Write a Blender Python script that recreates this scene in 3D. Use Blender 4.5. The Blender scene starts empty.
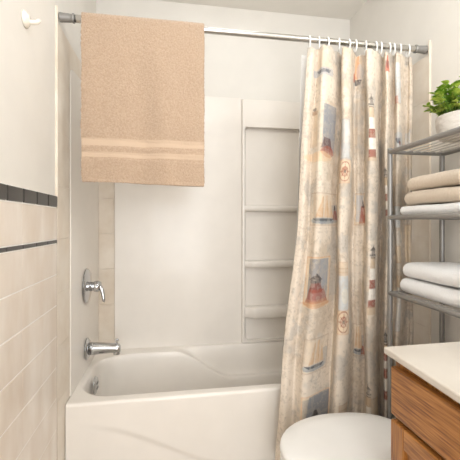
import bpy, bmesh, math, random
import numpy as np
from mathutils import Vector, noise
random.seed(7); rng = np.random.default_rng(5)
S = bpy.context.scene; COL = S.collection
PI = math.pi; TH = math.radians(9.36); F = 352.0; EYE = 1.135; HOR = 223.0

def X_at(px, Y):            # world x of a sight line at depth Y (camera stands at 0,0)
    return Y*math.tan(TH + math.atan((px-230)/F))
def Z_at(py, X, Y):
    return EYE + (HOR-py)/F*(X*math.sin(TH)+Y*math.cos(TH))

def lin(c):
    c = [v/255 for v in c]
    return [v/12.92 if v <= .04045 else ((v+.055)/1.055)**2.4 for v in c]

# ---------------------------------------------------------------- materials
def mat(name, rgb, rough=.5, metal=0, var=None, vscale=8, stretch=(1,1,1), bump=0, bscale=60, coat=0, detail=3, sheen=0, contrast=(.35,.65)):
    m = bpy.data.materials.new(name); m.use_nodes = True
    nt = m.node_tree; b = nt.nodes['Principled BSDF']
    b.inputs['Base Color'].default_value = (*lin(rgb), 1)
    b.inputs['Roughness'].default_value = rough; b.inputs['Metallic'].default_value = metal
    b.inputs['Coat Weight'].default_value = coat
    b.inputs['Sheen Weight'].default_value = sheen
    tc = nt.nodes.new('ShaderNodeTexCoord'); mp = nt.nodes.new('ShaderNodeMapping')
    mp.inputs['Scale'].default_value = stretch
    nt.links.new(tc.outputs['Object'], mp.inputs['Vector'])
    n = nt.nodes.new('ShaderNodeTexNoise'); n.inputs['Scale'].default_value = vscale; n.inputs['Detail'].default_value = detail
    nt.links.new(mp.outputs[0], n.inputs['Vector'])
    cr = nt.nodes.new('ShaderNodeValToRGB')
    cr.color_ramp.elements[0].position, cr.color_ramp.elements[1].position = contrast
    cr.color_ramp.elements[0].color = (*lin(var if var else [max(0, c-3) for c in rgb]), 1)
    cr.color_ramp.elements[1].color = (*lin(rgb), 1)
    nt.links.new(n.outputs['Fac'], cr.inputs['Fac']); nt.links.new(cr.outputs['Color'], b.inputs['Base Color'])
    if bump:
        n2 = nt.nodes.new('ShaderNodeTexNoise'); n2.inputs['Scale'].default_value = bscale; n2.inputs['Detail'].default_value = 2
        nt.links.new(mp.outputs[0], n2.inputs['Vector'])
        bp = nt.nodes.new('ShaderNodeBump'); bp.inputs['Strength'].default_value = bump; bp.inputs['Distance'].default_value = .004
        nt.links.new(n2.outputs['Fac'], bp.inputs['Height']); nt.links.new(bp.outputs['Normal'], b.inputs['Normal'])
    return m

M = {}
M['paint'] = mat('wall_paint', (229,224,216), .75, bump=.08, bscale=120)
M['ceiling'] = mat('ceiling_paint', (240,235,227), .85, bump=.1, bscale=150)
M['floor'] = mat('floor_tile', (196,184,168), .4, var=(180,168,150), vscale=5)
M['tile'] = mat('beige_marbled_tile', (238,228,217), .28, var=(221,205,188), vscale=3.2, stretch=(1,3.2,1.1), detail=7, coat=.2)
M['tile2'] = mat('tan_marbled_tile', (232,221,206), .3, var=(220,205,186), vscale=9, stretch=(1,1,1), detail=7)
M['black'] = mat('black_glazed_tile', (52,49,46), .3, var=(43,41,39), coat=.1)
M['grout'] = mat('pale_grout', (250,246,240), .85)
M['caulk'] = mat('dark_joint', (150,132,112), .8)
M['acrylic'] = mat('white_acrylic', (240,233,224), .33, coat=.12)
M['porcelain'] = mat('white_porcelain', (240,238,234), .12, coat=.5)
M['plastic'] = mat('white_plastic', (242,240,236), .35)
M['chrome'] = mat('chrome', (196,197,199), .1, 1)
M['steel'] = mat('brushed_steel', (196,194,190), .27, 1, bump=.03, bscale=200)
M['nickel'] = mat('grey_coated_metal', (150,148,145), .4, .55)
M['wire'] = mat('light_grey_wire', (206,203,198), .4, .4)
M['ceramic'] = mat('ivory_ceramic', (236,228,214), .2, coat=.3)
M['tan_towel'] = mat('tan_terry', (194,168,144), .95, var=(181,154,129), vscale=170, bump=.9, bscale=420, sheen=.3)
M['cream_towel'] = mat('beige_terry', (228,212,192), .95, var=(219,201,179), vscale=300, bump=.9, bscale=420, sheen=.3)
M['white_towel'] = mat('white_terry', (252,251,250), .95, var=(245,244,242), vscale=300, bump=.9, bscale=420, sheen=.3)
M['counter'] = mat('cream_cultured_marble', (214,206,195), .3, var=(207,198,186), vscale=5, coat=.3)
M['dark'] = mat('dark_recess', (70,45,25), .8)
M['hole'] = mat('drain_slot', (40,40,40), .5)
M['pot'] = mat('white_stoneware', (222,216,208), .6, var=(206,199,190), vscale=20, stretch=(1,1,6), bump=.5, bscale=50)
M['soil'] = mat('soil', (60,45,32), .95, var=(35,26,20), vscale=60, bump=.6)
M['leaf'] = mat('leaf', (196,214,98), .45, var=(116,156,48), vscale=38, contrast=(.42,.58))
M['stem'] = mat('stem', (96,130,48), .6)
M['liner'] = mat('white_liner', (246,243,238), .5)

def wood(name, axis):
    m = bpy.data.materials.new(name); m.use_nodes = True
    nt = m.node_tree; b = nt.nodes['Principled BSDF']; b.inputs['Roughness'].default_value = .38
    b.inputs['Coat Weight'].default_value = .15
    tc = nt.nodes.new('ShaderNodeTexCoord'); mp = nt.nodes.new('ShaderNodeMapping')
    sc = [14, 14, 14]; sc[axis] = .7; mp.inputs['Scale'].default_value = sc
    nt.links.new(tc.outputs['Object'], mp.inputs['Vector'])
    n = nt.nodes.new('ShaderNodeTexNoise'); n.inputs['Scale'].default_value = 2.2; n.inputs['Detail'].default_value = 5; n.inputs['Distortion'].default_value = .8
    nt.links.new(mp.outputs[0], n.inputs['Vector'])
    w = nt.nodes.new('ShaderNodeTexNoise'); w.inputs['Scale'].default_value = 15; w.inputs['Detail'].default_value = 3
    nt.links.new(mp.outputs[0], w.inputs['Vector'])
    mx = nt.nodes.new('ShaderNodeMix'); mx.inputs[0].default_value = .68
    nt.links.new(n.outputs['Fac'], mx.inputs[2]); nt.links.new(w.outputs['Fac'], mx.inputs[3])
    cr = nt.nodes.new('ShaderNodeValToRGB'); e = cr.color_ramp.elements
    e[0].position = .36; e[0].color = (*lin((116,67,26)), 1)
    e[1].position = .62; e[1].color = (*lin((186,128,66)), 1)
    k = e.new(.48); k.color = (*lin((158,102,45)), 1)
    nt.links.new(mx.outputs[0], cr.inputs['Fac']); nt.links.new(cr.outputs['Color'], b.inputs['Base Color'])
    bp = nt.nodes.new('ShaderNodeBump'); bp.inputs['Strength'].default_value = .25; bp.inputs['Distance'].default_value = .002
    nt.links.new(w.outputs['Fac'], bp.inputs['Height']); nt.links.new(bp.outputs['Normal'], b.inputs['Normal'])
    return m
M['oak_h'] = wood('oak_horizontal', 1); M['oak_v'] = wood('oak_vertical', 2)

# ---------------------------------------------------------------- builders
def obj(name, bm, m, parent=None, smooth=True, bevel=0, seg=3, subsurf=0, solid=0, autos=True):
    me = bpy.data.meshes.new(name)
    if not isinstance(bm, bpy.types.Mesh):
        bmesh.ops.recalc_face_normals(bm, faces=bm.faces)
        bm.to_mesh(me); bm.free()
    else: me = bm
    o = bpy.data.objects.new(name, me); COL.objects.link(o)
    if m: me.materials.append(m)
    if parent: o.parent = parent
    if solid:
        md = o.modifiers.new('solid', 'SOLIDIFY'); md.thickness = solid; md.offset = 0
    if bevel:
        md = o.modifiers.new('bevel', 'BEVEL'); md.width = bevel; md.segments = seg; md.limit_method = 'ANGLE'; md.angle_limit = .6
    if subsurf:
        md = o.modifiers.new('sub', 'SUBSURF'); md.levels = subsurf; md.render_levels = subsurf
    if smooth:
        for p in me.polygons: p.use_smooth = True
        if bevel or autos:
            md = o.modifiers.new('wn', 'WEIGHTED_NORMAL'); md.keep_sharp = True
    return o
def tag(o, label, cat, group=None):
    o['label'] = label; o['category'] = cat
    if group: o['group'] = group
    return o
def struct(o): o['kind'] = 'structure'; return o
def thing(name, label, cat, loc=(0,0,0), group=None):
    o = bpy.data.objects.new(name, None); COL.objects.link(o); o.location = loc; o.empty_display_size = .1
    return tag(o, label, cat, group)
def BM(): return bmesh.new()
def box(bm, x0, x1, y0, y1, z0, z1, M_=None):
    v = [bm.verts.new((x, y, z)) for x in (x0, x1) for y in (y0, y1) for z in (z0, z1)]
    for f in ((0,1,3,2),(4,6,7,5),(0,4,5,1),(2,3,7,6),(0,2,6,4),(1,5,7,3)): bm.faces.new([v[i] for i in f])
    return bm
def B(*a): return box(BM(), *a)
def tube(bm, pts, r, n=12, cap=True, closed=False, ry=None):
    pts = [Vector(p) for p in pts]; rs = r if isinstance(r, (list, tuple)) else [r]*len(pts)
    rings = []; up = None
    for i, p in enumerate(pts):
        if closed: t = (pts[(i+1) % len(pts)]-pts[i-1]).normalized()
        else: t = (pts[min(i+1, len(pts)-1)]-pts[max(i-1, 0)]).normalized()
        if up is None:
            up = Vector((0,0,1)) if abs(t.z) < .9 else Vector((1,0,0))
        a = (up - t*up.dot(t)).normalized(); up = a; b = t.cross(a)
        rings.append([bm.verts.new(p + rs[i]*(math.cos(2*PI*k/n)*a + (ry or 1)*math.sin(2*PI*k/n)*b)) for k in range(n)])
    m = len(rings)
    for i in range(m if closed else m-1):
        A, C = rings[i], rings[(i+1) % m]
        for k in range(n): bm.faces.new((A[k], A[(k+1) % n], C[(k+1) % n], C[k]))
    if cap and not closed:
        bm.faces.new(rings[0][::-1]); bm.faces.new(rings[-1])
    return bm
def lathe(bm, prof, axis='z', c=(0,0,0), n=32):       # prof: (r, h)
    rings = []
    for r, h in prof:
        ring = []
        for k in range(n):
            a = 2*PI*k/n; u, v = r*math.cos(a), r*math.sin(a)
            p = {'z': (u, v, h), 'x': (h, u, v), 'y': (u, h, v)}[axis]
            ring.append(bm.verts.new((p[0]+c[0], p[1]+c[1], p[2]+c[2])))
        rings.append(ring)
    for A, C in zip(rings, rings[1:]):
        for k in range(n): bm.faces.new((A[k], A[(k+1) % n], C[(k+1) % n], C[k]))
    bm.faces.new(rings[0][::-1]); bm.faces.new(rings[-1])
    return bm
def loft(bm, rings, cap=True):
    R = [[bm.verts.new(p) for p in r] for r in rings]; n = len(R[0])
    for A, C in zip(R, R[1:]):
        for k in range(n): bm.faces.new((A[k], A[(k+1) % n], C[(k+1) % n], C[k]))
    if cap: bm.faces.new(R[0][::-1]); bm.faces.new(R[-1])
    return bm
def grid(bm, P):                                      # P[i][j] points
    V = [[bm.verts.new(p) for p in row] for row in P]
    for i in range(len(V)-1):
        for j in range(len(V[0])-1): bm.faces.new((V[i][j], V[i+1][j], V[i+1][j+1], V[i][j+1]))
    return bm

# ---------------------------------------------------------------- the room
XL, XR, YB, YF, H = -.423, 1.12, 2.09, -1.45, 2.43
TL = -.415                                            # face of the left wall's tiles
struct(obj('floor', B(XL-.1, XR+.1, YF-.1, YB+.1, -.05, 0), M['floor'], smooth=False))
struct(obj('ceiling', B(XL-.1, XR+.1, YF-.1, YB+.1, H, H+.05), M['ceiling'], smooth=False))
struct(obj('wall_left', B(XL-.1, XL, YF-.1, YB+.1, 0, H), M['paint'], smooth=False))
struct(obj('wall_right', B(XR, XR+.1, YF-.1, YB+.1, 0, H), M['paint'], smooth=False))
struct(obj('wall_back', B(XL, XR, YB, YB+.1, 0, H), M['paint'], smooth=False))
struct(obj('wall_front', B(XL, XR, YF-.1, YF, 0, H), M['paint'], smooth=False))

def tiles_x(name, x0, x1, ys, zs, m, gap=.0036, bev=.0012, gy=.0008):   # tiles on a side wall, faces towards the room
    bm = BM()
    for a, b in zip(ys, ys[1:]):
        for c, d in zip(zs, zs[1:]): box(bm, x0, x1, min(a,b)+gy/2, max(a,b)-gy/2, min(c,d)+gap/2, max(c,d)-gap/2)
    return struct(obj(name, bm, m, bevel=bev, seg=2))
Ye = 1.374
ysb = [Ye-.15*i for i in range(19)]
zw = [1.06-.113*i for i in range(10)]
tiles_x('trim_1', XL-.002, TL, ysb, zw, M['tile'])                                  # wainscot
tiles_x('trim_2', XL-.002, TL+.001, [Ye-.1*i for i in range(28)], [1.060, 1.075], M['black'], gy=.003)
tiles_x('trim_3', XL-.002, TL, ysb, [1.075, 1.191], M['tile'])
tiles_x('trim_4', XL-.002, TL+.003, [Ye-.1*i for i in range(28)], [1.191, 1.235], M['black'], bev=.004, gy=.003)
g = struct(obj('trim_5', B(XL-.001, TL-.0012, YF, Ye, .01, 1.234), M['grout'], smooth=False))
struct(obj('trim_6', B(XL-.001, TL-.0005, Ye, Ye+.004, .0, 1.20), M['caulk'], smooth=False))
def jog(x0, x1, nm):
    bm = BM()
    zs = [1.875-.2*i for i in range(10)]
    for a, b in ((Ye+.005, 1.532), (1.532, 1.68), (1.68, 1.83), (1.83, 1.98), (1.98, 2.085)):
        for c, d in zip(zs, zs[1:]): box(bm, x0, x1, a+.0003, b-.0003, max(d, .001)+.0004, c-.0004)
    return struct(obj(nm, bm, M['tile2'], bevel=.0008, seg=2))
jog(XL-.002, TL, 'trim_7'); jog(XR-.008, XR+.002, 'trim_8')
struct(obj('trim_9', B(XL-.002, TL+.0008, Ye+.004, Ye+.012, 0, 1.935), M['tile2'], bevel=.002))   # bullnose edges
struct(obj('trim_10', B(XR-.0090, XR+.002, Ye+.004, Ye+.012, 0, 1.935), M['tile2'], bevel=.002))
bm = BM()
for i in range(10): box(bm, TL+.0005, -.300, YB-.008, YB+.002, 1.875-.2*(i+1)+.0004, 1.875-.2*i-.0004)
struct(obj('trim_11', bm, M['tile2'], bevel=.0008, seg=2))

# ---------------------------------------------------------------- bathtub
def sdf(x, y, x0, x1, y0, y1, r):                     # distance inside a rounded rectangle
    cx, cy = (x0+x1)/2, (y0+y1)/2; hx, hy = (x1-x0)/2-r, (y1-y0)/2-r
    qx, qy = np.abs(x-cx)-hx, np.abs(y-cy)-hy
    return -(np.hypot(np.maximum(qx, 0), np.maximum(qy, 0)) + np.minimum(np.maximum(qx, qy), 0) - r)
def sm(t): t = np.clip(t, 0, 1); return t*t*(3-2*t)
TX0, TX1, TY0, TY1, TZ = -.413, 1.110, 1.47, 2.078, .42
xs = np.linspace(TX0, TX1, 381)
ys_in = np.linspace(TY0+.012, TY1, 160)
XX, YY = np.meshgrid(xs, ys_in, indexing='ij')
h1 = .165*sm((XX-.0)/.34)
prof = lambda d, w, p: 1-(1-np.clip(d/w, 0, 1))**p
slope = .09 + .22*sm((XX-.55)/.4)
dl = sdf(XX, YY, TX0+.030, TX1-.055, 1.520, 1.972, .13)
du = sdf(XX, YY, TX0+.030, TX1-.055, 1.520, 2.048, .13)
Hd = .355
ZZ = TZ - h1*prof(du, .035, 2.2) - (Hd-h1)*prof(np.maximum(dl-.003,0), slope, 2.6)
ZZ += .007*np.exp(-((dl+.006)/.009)**2)*sm((YY-1.80)/.1)*sm((XX+.30)/.1)*sm((1.05-XX)/.1)
# soften lips
for _ in range(3):
    Z2 = ZZ.copy(); Z2[1:-1,1:-1] = (ZZ[1:-1,1:-1]*2+ZZ[2:,1:-1]+ZZ[:-2,1:-1]+ZZ[1:-1,2:]+ZZ[1:-1,:-2])/6; ZZ = Z2
rows = []
for i, x in enumerate(xs):
    zc = .340-.215*float(sm((x+.36)/.66))
    col = []
    zl = list(np.linspace(.0, TZ-.012, 70))
    for z in zl:
        rec = .006*float(sm((zc-z)/.03))*float(sm((x+.40)/.3))
        col.append((x, TY0+rec, z))
    for k in range(1, 6):
        a = k/5*PI/2; col.append((x, TY0+.012-.012*math.cos(a), TZ-.012+.012*math.sin(a)))
    for j in range(1, len(ys_in)): col.append((x, float(ys_in[j]), float(ZZ[i, j])))
    col.append((x, TY1, .0))
    rows.append(col)
tub = thing('bathtub', 'white alcove bathtub with scooped armrest ledge and sculpted apron', 'bathtub', (.35, 1.77, 0))
def under(root, o):                                    # geometry is written in world coordinates
    o.parent = root; o.matrix_parent_inverse = root.matrix_world.inverted(); return o
def place(root): bpy.context.view_layer.update()
place(tub)
def part(name, bm, m, root, **k):
    o = obj(name, bm, m, **k)
    inv = Vector((0,0,0))
    r = root; off = Vector((0,0,0))
    while r: off += r.location; r = r.parent
    o.data.transform(__import__('mathutils').Matrix.Translation(-off)); o.parent = root
    return o
part('tub_body', grid(BM(), rows), M['acrylic'], tub, autos=False)
# overflow plate on the sloping end wall
ov = part('overflow_plate', lathe(BM(), [(.0,0),(.040,0),(.042,.004),(.034,.010),(.0,.013)], 'x', (-.360, 1.745, .368), 28), M['chrome'], tub)
b = BM()
for dz in (-.012, .012): box(b, -.349, -.3455, 1.732, 1.758, .368+dz-.004, .368+dz+.004)
part('slot', b, M['hole'], ov, bevel=.002)
part('drain', lathe(BM(), [(.0,0),(.028,0),(.03,.002),(.02,.006),(0,.006)], 'z', (-.17, 1.74, .066), 24), M['chrome'], tub)

# ---------------------------------------------------------------- tub surround
sur = thing('tub_surround', 'glossy white wall surround panels with moulded shelf column above the tub', 'shower surround', (.35, 2.08, .42))
part('back_panel', B(-.321, .412, 2.071, 2.089, .416, 1.883), M['acrylic'], sur, bevel=.003)
part('back_panel', B(.80, 1.105, 2.070, 2.089, .421, 1.883), M['acrylic'], sur, bevel=.006)
def end_panel(xa, xb):
    pts = [(1.532, .421), (2.0805, .421), (2.0805, 1.86), (1.95, 1.815), (1.70, 1.79), (1.56, 1.775), (1.538, 1.765), (1.532, 1.745)]
    b = BM(); A = [b.verts.new((xa, y, z)) for y, z in pts]; C = [b.verts.new((xb, y, z)) for y, z in pts]
    b.faces.new(A); b.faces.new(C[::-1])
    for i in range(len(pts)): b.faces.new((A[i], A[(i+1) % len(pts)], C[(i+1) % len(pts)], C[i]))
    return b
part('end_panel', end_panel(TL, TL+.006), M['acrylic'], sur, bevel=.003)
part('end_panel', end_panel(XR-.0175, XR-.0085), M['acrylic'], sur, bevel=.003)
su0, su1, sf = .412, .800, 2.046
b = BM()
# shelf column: frame with a round-cornered recess
o_ = [(su0, .421), (su1, .421), (su1, 1.872), (su0, 1.872)]
def rr(x0, x1, z0, z1, r, n=6):
    P = []
    for cx, cz, a0 in ((x0+r, z0+r, PI), (x1-r, z0+r, 1.5*PI), (x1-r, z1-r, 0), (x0+r, z1-r, PI/2)):
        for k in range(n+1): a = a0+PI/2*k/n; P.append((cx+r*math.cos(a), cz+r*math.sin(a)))
    return P
inn = rr(su0+.016, su1-.016, .435, 1.712, .03)
def outer_of(p):
    x, z = p; cx, cz = (su0+su1)/2, (.421+1.872)/2
    return p
outp = []
q = len(inn)//4
cor = [(su0, .421), (su1, .421), (su1, 1.872), (su0, 1.872)]
for i in range(len(inn)):
    c = cor[i//q]; k = (i % q)/(q-1)
    x, z = inn[i]
    if i//q == 0: p = (su0, z) if k < .5 else (x, .421)
    elif i//q == 1: p = (x, .421) if k < .5 else (su1, z)
    elif i//q == 2: p = (su1, z) if k < .5 else (x, 1.872)
    else: p = (x, 1.872) if k < .5 else (su0, z)
    if abs(k-.5) < .01: p = c
    outp.append(p)
loft(b, [[(x, 2.088, z) for x, z in outp], [(x, sf+.006, z) for x, z in outp],
         [(x+(.004 if x < .6 else -.004)*1, sf+.001, z+(.003 if z < 1 else -.003)) for x, z in outp],
         [(x+(-.004 if x < .6 else .004), sf, z) for x, z in inn], [(x, sf+.005, z) for x, z in inn],
         [(x+(.003 if x < .6 else -.003), 2.072, z) for x, z in inn], [(x+(.010 if x < .6 else -.010), 2.080, z) for x, z in inn]], cap=False)
b.verts.ensure_lookup_table(); n = len(inn); b.faces.new(b.verts[-n:])
su = part('shelf_column', b, M['acrylic'], sur, smooth=False)
def sur_shelf(zt, zb, front):
    # a shelf with a curved front: thick lip, ends melting into the column's sides
    P = []; nx = 28
    for i in range(nx+1):
        t = i/nx; x = su0+.014+(su1-su0-.028)*t
        e = min(t, 1-t); k = float(sm(e/.16)); fy = sf-front*k-.004*0
        P.append([(x, 2.078, zt), (x, fy+.010, zt), (x, fy+.003, zt-.003), (x, fy, zt-.010), (x, fy+.002, zb+.006), (x, fy+.010, zb), (x, 2.078, zb-.004)])
    b = grid(BM(), P)
    return b
for zt, zb, fr in ((1.240, 1.206, .016), (.910, .870, .024), (.636, .572, .034)):
    part('shelf', sur_shelf(zt, zb, fr), M['acrylic'], su, autos=False)
b = BM(); tube(b, [(su0+.022, sf-.001, 1.708), (.60, sf-.003, 1.708), (su1-.022, sf-.001, 1.708)], [.004, .006, .004], 8)
part('shelf', b, M['acrylic'], su)

# ---------------------------------------------------------------- faucet, spout
va = thing('shower_valve', 'chrome round shower valve with lever handle on the end panel', 'faucet', (TL+.009, 1.79, .825))
part('escutcheon', lathe(BM(), [(0,0),(.082,0),(.083,.004),(.074,.009),(.055,.013),(.03,.016),(.0,.016)], 'x', (TL+.009, 1.79, .832), 40), M['chrome'], va)
hd = part('handle', lathe(BM(), [(0,0),(.022,0),(.022,.03),(.026,.036),(.027,.052),(.02,.064),(.0,.067)], 'x', (TL+.010, 1.79, .828), 28), M['chrome'], va)
lv = [(-.366, 1.788, .838), (-.350, 1.784, .836), (-.336, 1.778, .820), (-.326, 1.770, .790), (-.321, 1.764, .752)]
part('lever', tube(BM(), lv, [.013, .013, .011, .009, .0065], 14), M['chrome'], hd, subsurf=1)
part('screw', lathe(BM(), [(0,0),(.003,0),(.003,.0015),(0,.0015)], 'y', (-.354, 1.762, .836), 10), M['hole'], hd)
sp = thing('tub_spout', 'chrome tub spout with diverter knob above the tub', 'spout', (TL+.009, 1.79, .53))
part('flange', lathe(BM(), [(0,0),(.050,0),(.051,.004),(.042,.011),(.0,.014)], 'x', (TL+.009, 1.79, .528), 32), M['chrome'], sp)
b = BM(); rings = []
for t, rz, ry, zc in ((0,.027,.026,.530),(.15,.027,.025,.530),(.4,.024,.0235,.530),(.7,.021,.022,.528),(.88,.0205,.0225,.526),(.96,.019,.021,.524),(1.0,.013,.016,.522)):
    x = TL+.018+.148*t
    rings.append([(x, 1.79+ry*math.cos(2*PI*k/24), zc-.003+1.12*rz*math.sin(2*PI*k/24)) for k in range(24)])
loft(b, rings)
body = part('spout_body', b, M['chrome'], sp)
part('outlet', lathe(BM(), [(0,.012),(.016,.012),(.016,-.020),(.013,-.021),(.013,-.005),(0,-.005)], 'z', (TL+.018+.130, 1.79, .514), 24), M['chrome'], body)
part('diverter_knob', lathe(BM(), [(0,0),(.004,0),(.004,.012),(.0075,.014),(.008,.022),(.005,.026),(0,.026)], 'z', (TL+.018+.132, 1.79, .5435), 16), M['chrome'], sp)

# ---------------------------------------------------------------- shower rod
RY, RZ = 1.400, 1.903
rod = thing('shower_rod', 'brushed steel tension rod spanning the tub alcove wall to wall', 'curtain rod', ((XL+XR)/2, RY, RZ))
part('tube', tube(BM(), [(XL+.03, RY, RZ), (XR-.03, RY, RZ)], .0122, 20), M['steel'], rod)
part('tube', tube(BM(), [(XL+.05, RY, RZ), (-.335, RY, RZ), (-.333, RY, RZ)], [.0140,.0140,.0122], 20), M['steel'], rod)
for s, x in ((1, TL+.0015), (-1, XR-.0095)):
    P = [(0,0),(.017,0),(.0175,.004),(.0165,.010),(.0150,.035),(.0140,.044),(.0175,.046),(.0175,.052),(.012,.053),(0,.053)]
    part('end_cap', lathe(BM(), [(r, s*h) for r, h in P], 'x', (x, RY, RZ), 28), M['nickel'], rod)

# ---------------------------------------------------------------- curtain
KEY = [(297,.000),(301,-.008),(304,-.006),(308,.006),(312,-.008),(316,-.028),(321,-.030),(327,-.010),(332,.012),(335.5,.022),(337.6,.018),(339.4,-.016),(342.5,-.029),(347.5,-.029),(350.4,-.014),
       (351.8,.018),(354,.030),(358,.018),(362,.022),(364.4,.016),(366.2,-.014),(369,-.030),(374,-.030),(377,-.016),(378.6,.012),(380.5,.034),(383,.008),
       (386,-.028),(389,-.026),(392,.010),(394,.012),(397,-.026),(401,-.022),(404,.012),(407,.020),(409.5,.002),(412,.004)]
CY = 1.398
KEY = [(p, max(-.046, min(.042, o*(1.5-.5*min(1,max(0,(p-376)/8)))))) for p, o in KEY]
kx = [X_at(p, CY+o) for p, o in KEY]; ky = [o for _, o in KEY]
def cat(p0,p1,p2,p3,t): return .5*((2*p1)+(-p0+p2)*t+(2*p0-5*p1+4*p2-p3)*t*t+(-p0+3*p1-3*p2+p3)*t**3)
cx, cy_ = [], []
for i in range(len(kx)-1):
    i0, i3 = max(i-1, 0), min(i+2, len(kx)-1)
    for k in range(30):
        t = k/30; cx.append(cat(kx[i0],kx[i],kx[i+1],kx[i3],t)); cy_.append(cat(ky[i0],ky[i],ky[i+1],ky[i3],t))
cx = np.array(cx+[kx[-1]]); cy_ = np.array(cy_+[ky[-1]])
sarc = np.concatenate([[0], np.cumsum(np.hypot(np.diff(cx), np.diff(cy_)))])
LEN = sarc[-1]; NS = int(LEN/.0026); sg = np.linspace(0, LEN, NS)
bx = np.interp(sg, sarc, cx); by = np.interp(sg, sarc, cy_)
ZT, ZB2 = 1.868, .16; NZ = int((ZT-ZB2)/.003); zg = np.linspace(ZT, ZB2, NZ)
U = (sg/LEN)[None, :]; ZG = zg[:, None]
ringpx = [309.5, 319, 327.5, 339, 348.7, 355.5, 365.6, 375.4, 381, 388.8, 394, 400, 408]
ringX = np.array([X_at(p, RY) for p in ringpx])
a_ = np.interp(zg, [.16, .36, 1.14, 1.868], [-.088, -.072, 0, .042])[:, None]
CXm = bx[None, :] + a_*(1.0*np.clip(1-U/.45, 0, 1)**1.1+.12*np.clip(1-U,0,1)) + .004*np.sin(ZG*7+U*9)*sm((ZT-ZG)/.5)
amp = (.72+.28*sm((ZT-ZG)/.35)) * (1-.12*sm((.9-ZG)/.6))
CYm = CY + by[None, :]*amp + .003*np.sin(ZG*11+U*23)
# the header sags a little between its rings
dist = np.min(np.abs(CXm[0][:, None]-ringX[None, :]), axis=1)
CZm = ZG + np.zeros_like(CXm) - (np.minimum(dist, .03)**2*14)[None, :]*np.exp(-(ZT-ZG)/.05)
def fbm(shape, cells):
    out = np.zeros(shape)
    for c, w in cells:
        g = rng.random((int(shape[0]/c)+3, int(shape[1]/c)+3))
        yi = np.arange(shape[0])/c; xi = np.arange(shape[1])/c
        y0 = yi.astype(int); x0 = xi.astype(int); fy = sm(yi-y0)[:, None]; fx = sm(xi-x0)[None, :]
        out += w*((g[y0][:, x0]*(1-fx)+g[y0][:, x0+1]*fx)*(1-fy)+(g[y0+1][:, x0]*(1-fx)+g[y0+1][:, x0+1]*fx)*fy)
    return out/sum(w for _, w in cells)
sh = CXm.shape
CYm += (fbm(sh, [(45,1),(20,.5)])-.5)*.008
# the print (colours of the cloth itself)
def c(*v): return np.array(lin(v))
n1 = fbm(sh, [(60,1),(26,.7),(10,.5),(4,.35)]); n2 = fbm(sh, [(34,1),(14,.8),(6,.6)]); n3 = fbm(sh, [(5,1),(2.2,.8)])
PR = np.zeros(sh+(3,)) + c(222,208,191)
def mixin(col, al): 
    global PR
    PR = PR*(1-al[..., None]) + np.array(col)*al[..., None]
mixin(c(196,178,157), sm((n1-.48)/.2)*.7)
mixin(c(184,178,170), sm((n2-.50)/.2)*.6)
mixin(c(150,135,118), sm((n3-.62)/.12)*.28)
n4 = fbm(sh, [(24,1),(11,.6),(5,.4)]); mixin(c(150,134,116), np.clip(1-np.abs(n4-.5)/.012, 0, 1)*.30); mixin(c(150,134,116), np.clip(1-np.abs(n1-.5)/.006, 0, 1)*.25)
# faint handwriting in rows
rowp = (ZG/.0165) % 1.0
scr = (np.abs(rowp-.5+.25*(fbm(sh, [(1.7,1)])-.5)*2) < .13) & (fbm(sh, [(2,1)]) > .5) & (fbm(sh, [(40,1),(18,1)]) > .54)
mixin(c(150,138,122), scr*.22)
D_ = CXm*math.sin(TH)+CYm*math.cos(TH)
PXm = 230+F*(CXm*math.cos(TH)-CYm*math.sin(TH))/D_
def s_of(px, py):
    r = int(np.argmin(np.abs(zg-Z_at(py, X_at(px, CY), CY))))
    return float(np.interp(px, np.maximum.accumulate(PXm[r]), sg)), r
SGm = np.zeros(sh)+sg[None, :]
def motif(px0, px1, py0, py1, items):
    pc = (py0+py1)/2
    s0, _ = s_of(px0, pc); s1, _ = s_of(px1, pc)
    if px1-px0 < 18:
        sc_, _ = s_of((px0+px1)/2, pc); hw_ = (px1-px0)/F*1.52*.53; s0, s1 = sc_-hw_, sc_+hw_
    xm = X_at((px0+px1)/2, CY); z0 = Z_at(py0, xm, CY); z1 = Z_at(py1, xm, CY)
    A = (SGm-s0)/max(s1-s0, 1e-4); Bm = (z0-CZm)/(z0-z1)
    wob = (fbm(sh, [(7,1),(3,.6)])-.5)
    w = s1-s0; h = z0-z1
    for it in items:
        k = it[0]; col = c(*it[-2]); al = it[-1]
        e = .0022
        if k == 'r':
            _, a0, a1, b0, b1 = it[:5]; d = np.minimum(np.minimum(A-a0, a1-A)*w, np.minimum(Bm-b0, b1-Bm)*h)
        elif k == 'e':
            _, ca, cb, ra, rb = it[:5]; q = np.hypot((A-ca)/ra, (Bm-cb)/rb); d = (1-q)*min(ra*w, rb*h)
        elif k == 'o':
            _, ca, cb, ra, rb = it[:5]; q = np.hypot((A-ca)/ra, (Bm-cb)/rb); d = .0016-np.abs(1-q)*min(ra*w, rb*h)
        elif k == 't':
            _, b0, a0, a1, b1, a2, a3 = it[:7]; t = np.clip((Bm-b0)/(b1-b0), 0, 1)
            L = a0+(a2-a0)*t; R = a1+(a3-a1)*t; d = np.minimum(np.minimum(A-L, R-A)*w, np.minimum(Bm-b0, b1-Bm)*h)
        elif k == 'f':                                # frame line
            _, a0, a1, b0, b1 = it[:5]; dd = np.minimum(np.minimum(A-a0, a1-A)*w, np.minimum(Bm-b0, b1-Bm)*h); d = .0017-np.abs(dd)
        d = d + wob*.003*(0 if k in 'of' else 1)
        mixin(col, np.clip(d/e+.5, 0, 1)*al*.88*(1-.3*(n3 > .55)))
SL=(128,134,144); SK=(186,190,194); TAN=(208,182,150); BR=(176,132,92); RED=(150,78,62); DK=(62,56,56); WH=(246,240,230); BLU=(196,206,212); ORG=(206,150,104)
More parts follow.
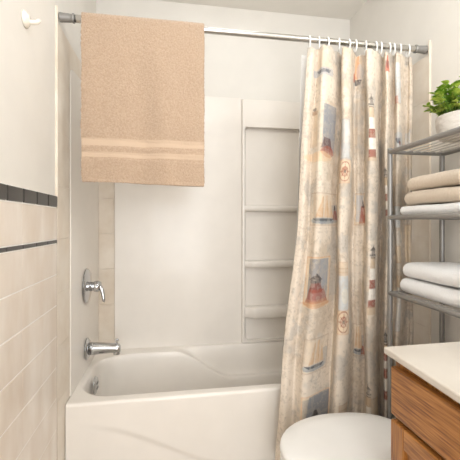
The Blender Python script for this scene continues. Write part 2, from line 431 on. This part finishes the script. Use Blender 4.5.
def tower(b0, b1, ca=.5, wt=.26, wb=.44, base=True):  # a red and white lighthouse between two heights
    L = []; seg = [TAN, WH, RED, WH, RED]; h = b1-b0; top = b0+h*.20
    L += [('e', ca, b0+h*.02, .04, h*.03, DK, .9), ('t', b0+h*.03, ca-.04, ca+.04, b0+h*.09, ca-.28, ca+.28, DK, .95),
          ('r', ca-.16, ca+.16, b0+h*.09, b0+h*.15, (110,104,100), .95), ('r', ca-.3, ca+.3, b0+h*.15, b0+h*.18, DK, .95)]
    hh = (b1-top)
    w = lambda t: wt/1+(wb-wt)*t
    cuts = [0, .22, .44, .62, .84, 1.0]
    for k in range(5):
        t0, t1 = cuts[k], cuts[k+1]
        L.append(('t', top+hh*t0, ca-w(t0), ca+w(t0), top+hh*t1, ca-w(t1), ca+w(t1), seg[k], .95))
    L += [('r', ca-w(0)-.02, ca+w(0)+.02, top-.005, top+.015, DK, .8), ('r', ca+.02, ca+w(.5), top, b1, (150,120,100), .22)]
    return L
def ship(frame=True):
    L = [('r', .0, 1, .0, 1, (214,198,176), .35), ('r', .72, 1, .35, .9, (158,158,160), .6), ('f', 0, 1, 0, 1, (170,140,110), .7)] if frame else []
    L += [('r', .08, .8, .06, .72, (218,198,174), .6), ('t', .12, .34, .38, .76, .18, .36, (202,164,126), .8), ('t', .06, .48, .54, .76, .42, .66, (214,178,140), .8),
          ('t', .2, .68, .70, .76, .66, .86, (206,170,130), .8), ('r', .355, .375, .1, .84, BR, .8), ('r', .56, .58, .05, .84, BR, .8),
          ('e', .45, .86, .45, .10, (150,160,168), .7), ('t', .79, .06, .86, .88, .2, .76, (66,70,76), .95), ('e', .5, .92, .42, .05, (120,128,136), .6)]
    return L
def redhouse():
    return [('r', -.08, 1.08, -.04, 1.06, (226,200,164), .6), ('f', -.06, 1.06, -.03, 1.0, ORG, .8), ('r', .06, .94, 0, .88, SL, .85), ('r', .5, .94, 0, .6, (160,166,174), .5),
            ('e', .38, .36, .05, .04, DK, .9), ('t', .36, .3, .46, .45, .14, .64, (78,66,60), .95), ('r', .2, .58, .45, .52, (60,52,52), .95),
            ('t', .52, .22, .56, .72, .12, .68, (128,64,52), .95), ('t', .66, .14, .76, .96, .0, 1.0, (160,84,66), .8), ('e', .5, .99, .62, .07, (200,150,112), .7)]
# column by the tub
motif(312,334,52,80, [('r', .1,.9,0,1,(222,204,186),.4), ('t', .0,.35,.6,.75,.15,.75,(214,190,164),.5), ('r', .1,.95,.66,.92,(160,166,176),.7), ('t', .72,.25,.85,.84,.35,.75,(84,88,98),.9)])
motif(309,336,104,163, [('f', 0,1,0,1,TAN,.6), ('r', .45,.95,.04,.82,SL,.85), ('r', 0,.45,.05,.7,(226,212,190),.5), ('e', .18,.1,.06,.03,DK,.8), ('r', .1,.28,.13,.2,(150,110,80),.8), ('t', .2,.12,.28,.75,.08,.34,(200,172,142),.55),
       ('t', .6,.5,.75,.78,.42,.85,(92,60,60),.9), ('e', .68,.83,.26,.10,(160,88,68),.85), ('e', .4,.92,.5,.08,(224,190,150),.7)])
motif(311,337,194,225, ship()); motif(331,338,204,220, [('t', .1,.4,.6,.4,.2,.8,DK,.9), ('t', .4,.2,.8,1,.0,1,RED,.85)])
motif(307,328,258,303, redhouse())
motif(303,327,336,369, ship())
motif(301,328,392,440, [('r', -.05,1.05,0,1,(220,196,160),.6), ('t', .02,.2,1,.9,0,1,SL,.85), ('r', .02,1,.05,.9,(136,140,146),.6), ('f', 0,1,0,1,ORG,.6), ('t', .34,.42,.52,.48,.3,.64,DK,.95), ('t', .48,.34,.6,.9,.24,.7,(110,74,64),.9)])
# compass column
def compass(): 
    L = [('r', 0,1,0,1,(232,206,172),.75), ('f', 0,1,0,1,ORG,.5), ('o', .5,.5,.42,.42,RED,.85), ('o', .5,.5,.2,.2,RED,.85), ('e', .5,.5,.09,.09,DK,.9)]
    for k in range(8):
        a = k*PI/4; r = .40 if k % 2 == 0 else .28
        for t in (.35,.55,.75,.95): L.append(('e', .5+r*t*math.cos(a), .5+r*t*math.sin(a), .05*(1.3-t), .05*(1.3-t), RED, .85))
    return L
motif(338.5,351.5,162,184, compass()); motif(337,350.5,307,331, compass())
motif(339,350,122,160, [('r', 0,1,0,1,BLU,.5), ('f', 0,1,0,1,SL,.5)])
mp_ = [('r', 0,1,0,.28,TAN,.6), ('r', 0,1,.28,1,BLU,.7), ('e', .6,.7,.3,.16,(224,216,196),.6), ('f', 0,1,0,1,BR,.5), ('r', 0,1,.12,.14,BR,.5), ('r', 0,1,.2,.22,BR,.4)]
motif(338.5,350,261,308, mp_); motif(338,349,400,440, mp_)
motif(341,351,44,58, [('r', 0,1,0,1,(222,204,180),.5)])
# third column
motif(349,364,54,86, [('r', .3,.9,0,.8,(224,196,160),.7), ('t', .0,.5,.7,.7,.2,.8,(206,150,110),.8), ('e', .2,.7,.2,.14,(190,100,74),.8), ('t', .74,.2,.9,.92,.4,.8,(56,58,66),.95), ('e', .8,.5,.3,.25,SK,.5)])
motif(354,368,193,225, [('r', 0,1,0,1,(212,186,152),.6), ('r', .1,.7,.05,.9,(186,186,188),.8), ('f', 0,1,0,1,BR,.6), ('t', .4,.5,.8,.95,.35,1.05,(170,92,66),.9), ('t', .2,.62,.68,.45,.55,.8,DK,.8)])
motif(352,365,326,358, ship()); motif(359,366,347,358, [('t', .1,.4,.6,.9,.1,.9,(160,92,70),.85)])
# tall lighthouses
motif(367,378,98,163, tower(.0,.95,wt=.22,wb=.38)+[('r', 0,1,.94,1.0,TAN,.7)])
motif(367,379,244,312, tower(.0,.9,wt=.22,wb=.38)+[('r', .05,.95,.89,1.0,TAN,.75)])
motif(362,373,380,445, [('r', -.1,1.9,.22,1,(222,196,158),.5),('f', -.1,1.9,.22,1,BR,.5)]+tower(.0,.9))
motif(382,390,168,216, tower(0,1)); motif(381,390,328,400, tower(0,.95)+[('r', .1,.9,.3,.42,RED,.9)])
motif(384,391,58,76, [('t', .0,.5,.7,.9,.0,1,(190,84,60),.9), ('t', .3,.2,.9,.7,.3,.7,DK,.5)])
motif(393,402,58,105, [('r', 0,1,0,1,BLU,.75), ('f', 0,1,0,1,BR,.6), ('r', 0,1,.0,.14,TAN,.7), ('r', -.2,.5,.84,1,(190,110,70),.8)])
motif(393,402,134,150, [('r', -.2,1.3,0,1,SK,.7), ('t', .35,.1,.9,.7,.5,.9,(70,76,88),.95), ('t', .55,.6,.95,.8,.7,.9,(120,70,60),.8)])
motif(404,411,132,148, [('r', 0,1,0,1,SK,.6)]); motif(404,411,60,64, [('r', 0,1,0,1,DK,.4)])
motif(393,402,206,228, [('r', 0,1,0,1,BLU,.6), ('f', 0,1,0,1,BR,.5)]); motif(393,402,246,262, [('r', 0,1,0,1,(210,186,152),.7), ('f', 0,1,0,1,BR,.6)])
motif(404,412,225,300, [('r', 0,1,0,1,(222,198,162),.6), ('f', 0,1,0,1,BR,.5), ('r', 0,1,.5,.9,SK,.5)]); motif(395,402,275,330, [('r', 0,1,.2,1,BLU,.45),('r', 0,1,0,.2,TAN,.7),('f', 0,1,0,1,BR,.4)])

me = bpy.data.meshes.new('shower_curtain')
co = np.stack([CXm-.78, CYm-1.4, CZm-ZB2], -1).reshape(-1, 3)
R_, C_ = sh
idx = np.arange(R_*C_).reshape(R_, C_)
fc = np.stack([idx[:-1,:-1], idx[1:,:-1], idx[1:,1:], idx[:-1,1:]], -1).reshape(-1, 4)
me.from_pydata(co.tolist(), [], fc.tolist())
at = me.color_attributes.new('print', 'FLOAT_COLOR', 'POINT')
at.data.foreach_set('color', np.concatenate([PR.reshape(-1, 3), np.ones((R_*C_, 1))], 1).astype(np.float32).ravel())
cm = bpy.data.materials.new('printed_curtain_cloth'); cm.use_nodes = True
nt = cm.node_tree; pb = nt.nodes['Principled BSDF']; pb.inputs['Roughness'].default_value = .8
an = nt.nodes.new('ShaderNodeAttribute'); an.attribute_name = 'print'
nt.links.new(an.outputs['Color'], pb.inputs['Base Color'])
nn = nt.nodes.new('ShaderNodeTexNoise'); nn.inputs['Scale'].default_value = 260; tcn = nt.nodes.new('ShaderNodeTexCoord')
nt.links.new(tcn.outputs['Object'], nn.inputs['Vector'])
bpn = nt.nodes.new('ShaderNodeBump'); bpn.inputs['Strength'].default_value = .15; bpn.inputs['Distance'].default_value = .002
nt.links.new(nn.outputs['Fac'], bpn.inputs['Height']); nt.links.new(bpn.outputs['Normal'], pb.inputs['Normal'])
cur = obj('shower_curtain', me, cm, autos=False); cur.location = (.78, 1.4, ZB2)
md = cur.modifiers.new('solid', 'SOLIDIFY'); md.thickness = .0012; md.offset = 0
tag(cur, 'beige pleated shower curtain printed with lighthouses, sailing ships and compass roses', 'shower curtain')
# liner
P = []
for i in range(90):
    z = 1.866-(1.866-.2)*i/89; row = []
    ax = np.interp(z, [.2, 1.14, 1.87], [-.055, .028, .050])
    for j in range(260):
        t = j/259; x = .506+ax*(1-t)**1.3+(1.04-.506)*t
        row.append((x, 1.459+.003*math.sin(t*60)-.002*math.cos(t*23+z), z))
    P.append(row)
ln = part('shower_liner', grid(BM(), P), M['liner'], None, autos=False)
md = ln.modifiers.new('solid', 'SOLIDIFY'); md.thickness = .001
tag(ln, 'plain white liner showing as a thin strip behind the printed curtain', 'shower liner')
# rings
rb = BM(); K = 28; rp = []
for k in range(K):
    a = 2*PI*k/K; y = .0165*math.sin(a); z = .0245*math.cos(a)-.0105
    rp.append((.002*math.sin(a), y, z))
tube(rb, rp, .0034, 8, closed=True)
ring0 = obj('curtain_ring', rb, M['plastic'], autos=False)
ords = ['first','second','third','fourth','fifth','sixth','seventh','eighth','ninth','tenth','eleventh','twelfth','thirteenth']
for i, x in enumerate(ringX):
    r = ring0 if i == 0 else ring0.copy()
    if i: COL.objects.link(r)
    r.location = (x, RY, RZ); r.rotation_euler = (0, 0, random.uniform(-.25, .25))
    lab = f'white plastic curtain ring on the steel rod, {ords[i]} from the left'
    if i == 12: lab = 'white plastic curtain ring nearest the rod\'s right end cap'
    tag(r, lab, 'curtain ring', 'white rings holding the curtain on the rod')

# ---------------------------------------------------------------- towel over the rod
def towel_band(m0):
    m = m0.copy(); m.name = 'tan_terry_with_bands'; nt = m.node_tree; b = nt.nodes['Principled BSDF']
    cl = b.inputs['Base Color'].links[0].from_socket; bn = b.inputs['Normal'].links[0].from_node
    tc = nt.nodes.new('ShaderNodeTexCoord'); sx = nt.nodes.new('ShaderNodeSeparateXYZ'); nt.links.new(tc.outputs['Object'], sx.inputs[0])
    cr = nt.nodes.new('ShaderNodeValToRGB'); cr.color_ramp.interpolation = 'CONSTANT'
    mr = nt.nodes.new('ShaderNodeMapRange'); mr.inputs[1].default_value = 0; mr.inputs[2].default_value = 1
    nt.links.new(sx.outputs['Z'], mr.inputs[0]); nt.links.new(mr.outputs[0], cr.inputs['Fac'])
    e = cr.color_ramp.elements; e[0].position = 0; e[0].color = (0,0,0,1); e[1].position = 1; e[1].color = (0,0,0,1)
    for p, v in ((.008,0),(.090,1),(.112,0),(.136,1),(.162,0)):
        k = e.new(p); k.color = (v,v,v,1)
    mx = nt.nodes.new('ShaderNodeMix'); mx.data_type = 'RGBA'; nt.links.new(cr.outputs['Color'], mx.inputs[0])
    nt.links.new(cl, mx.inputs[6]); mx.inputs[7].default_value = (*lin((197,172,148)), 1)
    nt.links.new(mx.outputs[2], b.inputs['Base Color'])
    mm = nt.nodes.new('ShaderNodeMath'); mm.operation = 'MULTIPLY_ADD'; nt.links.new(cr.outputs['Color'], mm.inputs[0]); mm.inputs[1].default_value = -.75; mm.inputs[2].default_value = .9
    nt.links.new(mm.outputs[0], bn.inputs['Strength'])
    return m
b = BM(); tx0, tx1 = -.3315, .1245; R0 = .0195; P = []
def towel_path(t, jx):   # t 0..1: back hem -> over the rod -> front hem
    L1 = .590; L2 = PI*R0; L3 = .615; s = t*(L1+L2+L3)
    if s < L1: return (R0+.0, RZ-L1+s)
    s -= L1
    if s < L2: a = s/R0; return (R0*math.cos(a), RZ+R0*math.sin(a))
    return (-R0, RZ-(s-L2))
NU, NV = 230, 400; P = []
for i in range(NU+1):
    u = i/NU; row = []
    for j in range(NV+1):
        y, z = towel_path(j/NV, u)
        hang = min(1, max(0, (RZ-z)/.25))
        x = tx0+(tx1-tx0)*u
        e = hang*.004*math.sin(u*11+z*2)+hang*.003*noise.noise(Vector((u*5, z*6, 3 if y > 0 else 0)))
        x += .003*noise.noise(Vector((9, z*9, u*2)))
        fz = .0016*noise.noise(Vector((x*190, y*90, z*190)))+.0012*noise.noise(Vector((x*420, y*90, z*420)))
        e += hang*.005*math.sin(u*19+1.5*math.sin(z*3))*math.exp(-((u-.5)/.4)**2)
        zz = z + (.002*math.sin(u*6) if j in (0, NV) else 0)
        if y > 0: x += .004
        zz -= .010*u*hang
        band = .0
        zr = z-1.288
        if y < 0 and (.090 < zr < .112 or .136 < zr < .162): band = .0018; fz *= .3
        if y < 0 and zr < .010: band = -.0015; fz *= .3
        x += .0015*noise.noise(Vector((z*60, y, 4)))*(1 if u < .05 or u > .95 else 0)
        if y < 0 and zr < .02: x += (-.006*(u-.5)*(1-zr/.02))
        row.append((x, RY+y+e+fz+band, zz))
    P.append(row)
tw = part('bath_towel', grid(b, P), towel_band(M['tan_towel']), None, autos=False)
tw.data.transform(__import__('mathutils').Matrix.Translation((0, 0, -1.288))); tw.location = (0, 0, 1.288)
md = tw.modifiers.new('solid', 'SOLIDIFY'); md.thickness = .009; md.offset = 0
tag(tw, 'tan terry bath towel with two woven bands hanging over the shower rod', 'towel')

# ---------------------------------------------------------------- robe hook
hk = thing('robe_hook', 'ivory ceramic robe hook on the painted left wall', 'hook', (XL, 1.108, 1.728))
part('base_plate', lathe(BM(), [(0,0),(.024,0),(.0245,.003),(.020,.008),(.012,.014),(0,.014)], 'x', (XL, 1.108, 1.728), 28), M['ceramic'], hk)
part('peg', tube(BM(), [(XL+.006,1.108,1.724),(XL+.018,1.109,1.720),(XL+.028,1.110,1.721),(XL+.036,1.111,1.727),(XL+.040,1.112,1.733)], [.0085,.0065,.0068,.0078,.004], 14), M['ceramic'], hk, subsurf=1)

# ---------------------------------------------------------------- storage rack
rk = thing('storage_rack', 'grey metal over-toilet rack with three wire shelves', 'shelf rack', (.974, 1.08, 0))
rx0, rx1, ry0, ry1 = .857, 1.090, .885, 1.280
for x in (rx0, rx1):
    for y in (ry0, ry1):
        p = part('post', tube(BM(), [(x,y,.012),(x,y,1.432)], .0095, 16), M['nickel'], rk, bevel=.002)
        part('foot', lathe(BM(), [(0,0),(.012,0),(.012,.014),(.010,.016),(0,.016)], 'z', (x,y,0), 16), M['hole'], p)
for z in (1.417, 1.157, .857):
    b = BM()
    for x in (rx0, rx1): tube(b, [(x,ry0,z),(x,ry1,z)], .0095, 16)
    for y in (ry0, ry1): tube(b, [(rx0,y,z),(rx1,y,z)], .0078, 16)
    sf_ = part('shelf', b, M['nickel'], rk)
    for k in range(6):
        x = rx0+(rx1-rx0)*(k+1)/7
        part('wire', tube(BM(), [(x,ry0,z+.003),(x,ry1,z+.003)], .0028, 8), M['wire'], sf_)

# folded towels
def folded(name, m, label, grp, x0, x1, y0, y1, z0, T, seed, tiltx=0):
    th = T/2*.93; r = T/4; P = []
    def path(t):
        Lf = (x1-x0-r-.0); arc = PI*r; tot = 2*Lf+arc; s = t*tot
        if s < Lf: return x1-s, z0+T/4
        s -= Lf
        if s < arc: a = s/r; return x0+r+T/4-r*math.sin(a)-T/4+0*r, z0+T/4+r-r*math.cos(a)
        s -= arc; return x0+r+s, z0+3*T/4
    for i in range(43):
        x, z = path(i/42); row = []
        for j in range(41):
            t = j/40; y = y0+(y1-y0)*t
            nx = .0035*noise.noise(Vector((y*14+seed, z*20, seed))); nz = .0028*noise.noise(Vector((x*14, y*12, seed*3)))
            droop = -.0*t
            row.append((x+nx+T*.27, y+.003*noise.noise(Vector((x*20, seed, z*20))), z+nz+droop))
        P.append(row)
    o = part(name, grid(BM(), P), m, None, autos=False, solid=th)
    md = o.modifiers.new('sub', 'SUBSURF'); md.levels = 2; md.render_levels = 2
    tex = bpy.data.textures.get('terry') or bpy.data.textures.new('terry', 'CLOUDS'); tex.noise_scale = .006
    d = o.modifiers.new('disp', 'DISPLACE'); d.texture = tex; d.strength = .003; d.mid_level = .5
    cen = Vector(((x0+x1)/2, (y0+y1)/2, z0)); o.data.transform(__import__('mathutils').Matrix.Translation(-cen)); o.location = cen
    return tag(o, label, 'towel', grp)
sh1, sh2 = 1.157+.0075, .857+.0075
G1, G2 = 'folded towels stacked on the middle shelf', 'folded white towels stacked on the lower shelf'
folded('folded_towel', M['white_towel'], 'folded white towel at the bottom of the stack under two beige towels', G1, .868, 1.07, .955, 1.240, sh1, .036, 1)
folded('folded_towel', M['cream_towel'], 'lower folded beige towel, resting on the white towel on the middle shelf', G1, .870, 1.07, .960, 1.222, sh1+.038, .052, 2)
folded('folded_towel', M['cream_towel'], 'upper folded beige towel on top of the middle shelf stack', G1, .876, 1.07, .965, 1.212, sh1+.092, .052, 3)
folded('folded_towel', M['white_towel'], 'lower folded white towel lying directly on the bottom shelf', G2, .868, 1.07, .925, 1.245, sh2, .059, 4)
folded('folded_towel', M['white_towel'], 'upper folded white towel on top of the lower shelf pair', G2, .874, 1.07, .930, 1.235, sh2+.061, .058, 5)

# ---------------------------------------------------------------- plant
pc = Vector((.982, 1.046, 1.4245))
pl = thing('potted_plant', 'bushy green plant in a white ribbed pot on the top shelf', 'potted plant', pc)
pot = part('pot', lathe(BM(), [(0,0),(.078,0),(.082,.004),(.0885,.040),(.0905,.070),(.0895,.0735),(.084,.0735),(.082,.066),(.080,.060),(0,.058)], 'z', pc, 48), M['pot'], pl)
part('soil', lathe(BM(), [(0,.0585),(.0795,.0585),(.076,.064),(0,.068)], 'z', pc, 32), M['soil'], pl)
lb = BM(); sb = BM(); rr_ = random.Random(11)
def leaf(bm, p, d, up, L, W):
    d = d.normalized(); s = d.cross(up).normalized(); u = s.cross(d).normalized()
    prof = [(0,.0),(.18,.55),(.42,1),(.68,.8),(.88,.4),(1,0)]
    mid = [bm.verts.new(p+d*L*t - u*L*.22*t*t) for t, _ in prof]
    for sg_ in (1, -1):
        ed = [mid[0]]+[bm.verts.new(p+d*L*t - u*L*.22*t*t + s*sg_*W*w + u*W*.35*w) for t, w in prof[1:-1]]+[mid[-1]]
        for i in range(len(prof)-1):
            vs = [mid[i], mid[i+1], ed[i+1], ed[i]]; q = []
            for v in vs:
                if v not in q: q.append(v)
            if len(q) > 2: bm.faces.new(q if sg_ > 0 else q[::-1])
for k in range(95):
    a = rr_.uniform(0, 2*PI); rad = math.sqrt(rr_.random()); base = pc+Vector((.06*rad*math.cos(a), .06*rad*math.sin(a), .062))
    out = Vector((math.cos(a), math.sin(a), 0)); reach = .022+.052*rad*rr_.uniform(.6,1); hgt = (.135-.075*rad**1.8)*rr_.uniform(.72,1.05)
    tip = base+out*reach*.8+Vector((0,0,hgt))
    tip.x = min(tip.x, 1.085)
    m1 = base.lerp(tip, .5)+Vector((0,0,.02*rad))
    pts = [((1-t)**2)*base+2*t*(1-t)*m1+t*t*tip for t in [i/6 for i in range(7)]]
    tube(sb, pts, [.0014]*6+[.0008], 5)
    for i in range(2, 7):
        p = pts[i]; tdir = (pts[i]-pts[i-1]).normalized()
        for q in range(4 if i == 6 else 2):
            an_ = rr_.uniform(0, 2*PI)
            side = Vector((math.cos(an_), math.sin(an_), rr_.uniform(-.1,.5)))
            d = (tdir*(.5 if i < 6 else .8)+side).normalized(); L = rr_.uniform(.016,.026)
            if p.x+d.x*L > 1.11: d.x = -abs(d.x)
            leaf(lb, p, d, Vector((rr_.uniform(-.2,.2), rr_.uniform(-.2,.2), 1)), L, L*.38)
part('foliage', lb, M['leaf'], pl, autos=False); part('stems', sb, M['stem'], pl, autos=False)

# ---------------------------------------------------------------- toilet
to = thing('toilet', 'white one-piece toilet with closed lid between vanity and tub', 'toilet', (.70, 1.066, 0))
TYc = 1.066
def oval(x0, x1, hw, z, n=48, sq=1.0):
    P = []; xm = x0+.21*(x1-x0)/.46+.02
    for k in range(n):
        a = 2*PI*k/n; ca, sa = math.cos(a), math.sin(a)
        if ca < 0: x = xm+(xm-x0)*ca; y = hw*sa
        else:
            x = xm+(x1-xm)*abs(ca)**.62; y = hw*(abs(sa)**.9)*(1 if sa > 0 else -1)*(1-.10*ca)
        P.append((x, TYc+y, z))
    return P
b = loft(BM(), [oval(.348,.815,.182,.388), oval(.343,.82,.187,.3905), oval(.341,.822,.189,.397), oval(.343,.822,.187,.407), oval(.352,.82,.180,.4125), oval(.40,.80,.14,.4165), oval(.47,.74,.08,.418)])
part('lid', b, M['plastic'], to, autos=False).location.z += .006
b = loft(BM(), [oval(.352,.83,.180,.366), oval(.345,.83,.186,.369), oval(.343,.83,.188,.376), oval(.347,.83,.185,.384), oval(.36,.82,.17,.386)])
part('seat', b, M['plastic'], to, autos=False)
b = loft(BM(), [oval(.55,1.05,.115,0), oval(.545,1.05,.115,.03), oval(.56,1.05,.10,.10), oval(.50,1.05,.115,.20), oval(.40,1.05,.160,.29), oval(.348,1.05,.184,.335), oval(.338,1.05,.189,.350), oval(.338,1.05,.189,.360), oval(.348,1.05,.182,.365)])
part('bowl', b, M['porcelain'], to, autos=False)
part('tank', B(.90,1.105,.905,1.245,.30,.585), M['porcelain'], to, bevel=.025, seg=5)
part('tank_lid', B(.892,1.110,.900,1.250,.587,.615), M['porcelain'], to, bevel=.008)

# ---------------------------------------------------------------- vanity
van = thing('vanity_cabinet', 'oak bathroom vanity cabinet with drawer front and framed doors', 'cabinet', (.86, .45, 0))
FX = .5875
b = BM(); box(b, FX+.004, 1.118, .03, .858, .09, .781); box(b, FX+.06, 1.118, .03, .858, 0, .09)
part('carcass', b, M['oak_v'], van, bevel=.002)
part('drawer', B(FX-.016, FX+.004, .445, .852, .631, .757), M['oak_h'], van, bevel=.005, seg=4)
part('drawer', B(FX-.016, FX+.004, .040, .435, .631, .757), M['oak_h'], van, bevel=.005, seg=4)
def vdoor(y0, y1, z0, z1):
    s = .052
    d = part('door', B(FX-.007, FX+.003, y0+.004, y1-.004, z0+.004, z1-.004), M['oak_v'], van, bevel=.002)
    for ya in (y0, y1-s): part('stile', B(FX-.016, FX+.002, ya, ya+s, z0, z1), M['oak_v'], d, bevel=.004)
    for za in (z0, z1-s): part('rail', B(FX-.0155, FX+.002, y0+s, y1-s, za, za+s), M['oak_h'], d, bevel=.003)
    part('raised_field', B(FX-.012, FX-.006, y0+s+.018, y1-s-.018, z0+s+.018, z1-s-.018), M['oak_v'], d, bevel=.005)
vdoor(.445, .852, .11, .617); vdoor(.040, .435, .11, .617)
# countertop, a slightly flared slab
b = BM()
pts = [(.564, .872), (1.119, .885), (1.119, .0), (.520, .0)]
vs0 = [b.verts.new((x, y, .782)) for x, y in pts]; vs1 = [b.verts.new((x, y, .801)) for x, y in pts]
b.faces.new(vs0); b.faces.new(vs1[::-1])
for i in range(4): b.faces.new((vs0[i], vs0[(i+1) % 4], vs1[(i+1) % 4], vs1[i]))
ct = part('countertop', b, M['counter'], None, bevel=.005, seg=4)
tag(ct, 'cream cultured marble countertop on the oak vanity', 'countertop')

# ---------------------------------------------------------------- light and camera
def area(name, loc, size, power, rot=(0,0,0), col=(1,.94,.87)):
    l = bpy.data.lights.new(name, 'AREA'); l.energy = power; l.shape = 'RECTANGLE'; l.size, l.size_y = size; l.color = col
    o = bpy.data.objects.new(name, l); COL.objects.link(o); o.location = loc; o.rotation_euler = rot; return o
def bulb(name, loc, r, power, col=(.915,.957,1)):
    l = bpy.data.lights.new(name, 'POINT'); l.energy = power; l.shadow_soft_size = r; l.color = col
    o = bpy.data.objects.new(name, l); COL.objects.link(o); o.location = loc; return o
bulb('ceiling_lamp_light', (.30, .45, 2.20), .11, 9.3)
area('alcove_fill_light', (.32, 1.58, 2.42), (.3, .3), 1.1, (0,0,0), (.915,.957,1))  # added fill that brightens the tub alcove, not a real fitting
for yy in (.15, .38, .61): bulb('vanity_lamp_light', (.96, yy, 1.97), .045, 3.2)
area('front_fill_light', (.1, -1.40, 1.3), (.8, 1.9), 32, (math.radians(90), 0, 0), (.915,.957,1))  # added soft fill from behind the camera; the front wall has no opening
w = bpy.data.worlds.new('world'); S.world = w; w.use_nodes = True
w.node_tree.nodes['Background'].inputs[0].default_value = (.9,.92,1,1); w.node_tree.nodes['Background'].inputs[1].default_value = .3
cam = bpy.data.cameras.new('camera'); co_ = bpy.data.objects.new('camera', cam); COL.objects.link(co_); S.camera = co_
co_.location = (0, 0, EYE); co_.rotation_euler = (math.radians(90), 0, -TH)
cam.sensor_width = 36; cam.lens = F/460*36; cam.shift_y = -7/460; cam.clip_start = .02
S.view_settings.view_transform = 'Standard'; S.view_settings.look = 'None'; S.view_settings.gamma = 1; S.view_settings.exposure = .16
S.view_settings.use_curve_mapping = False
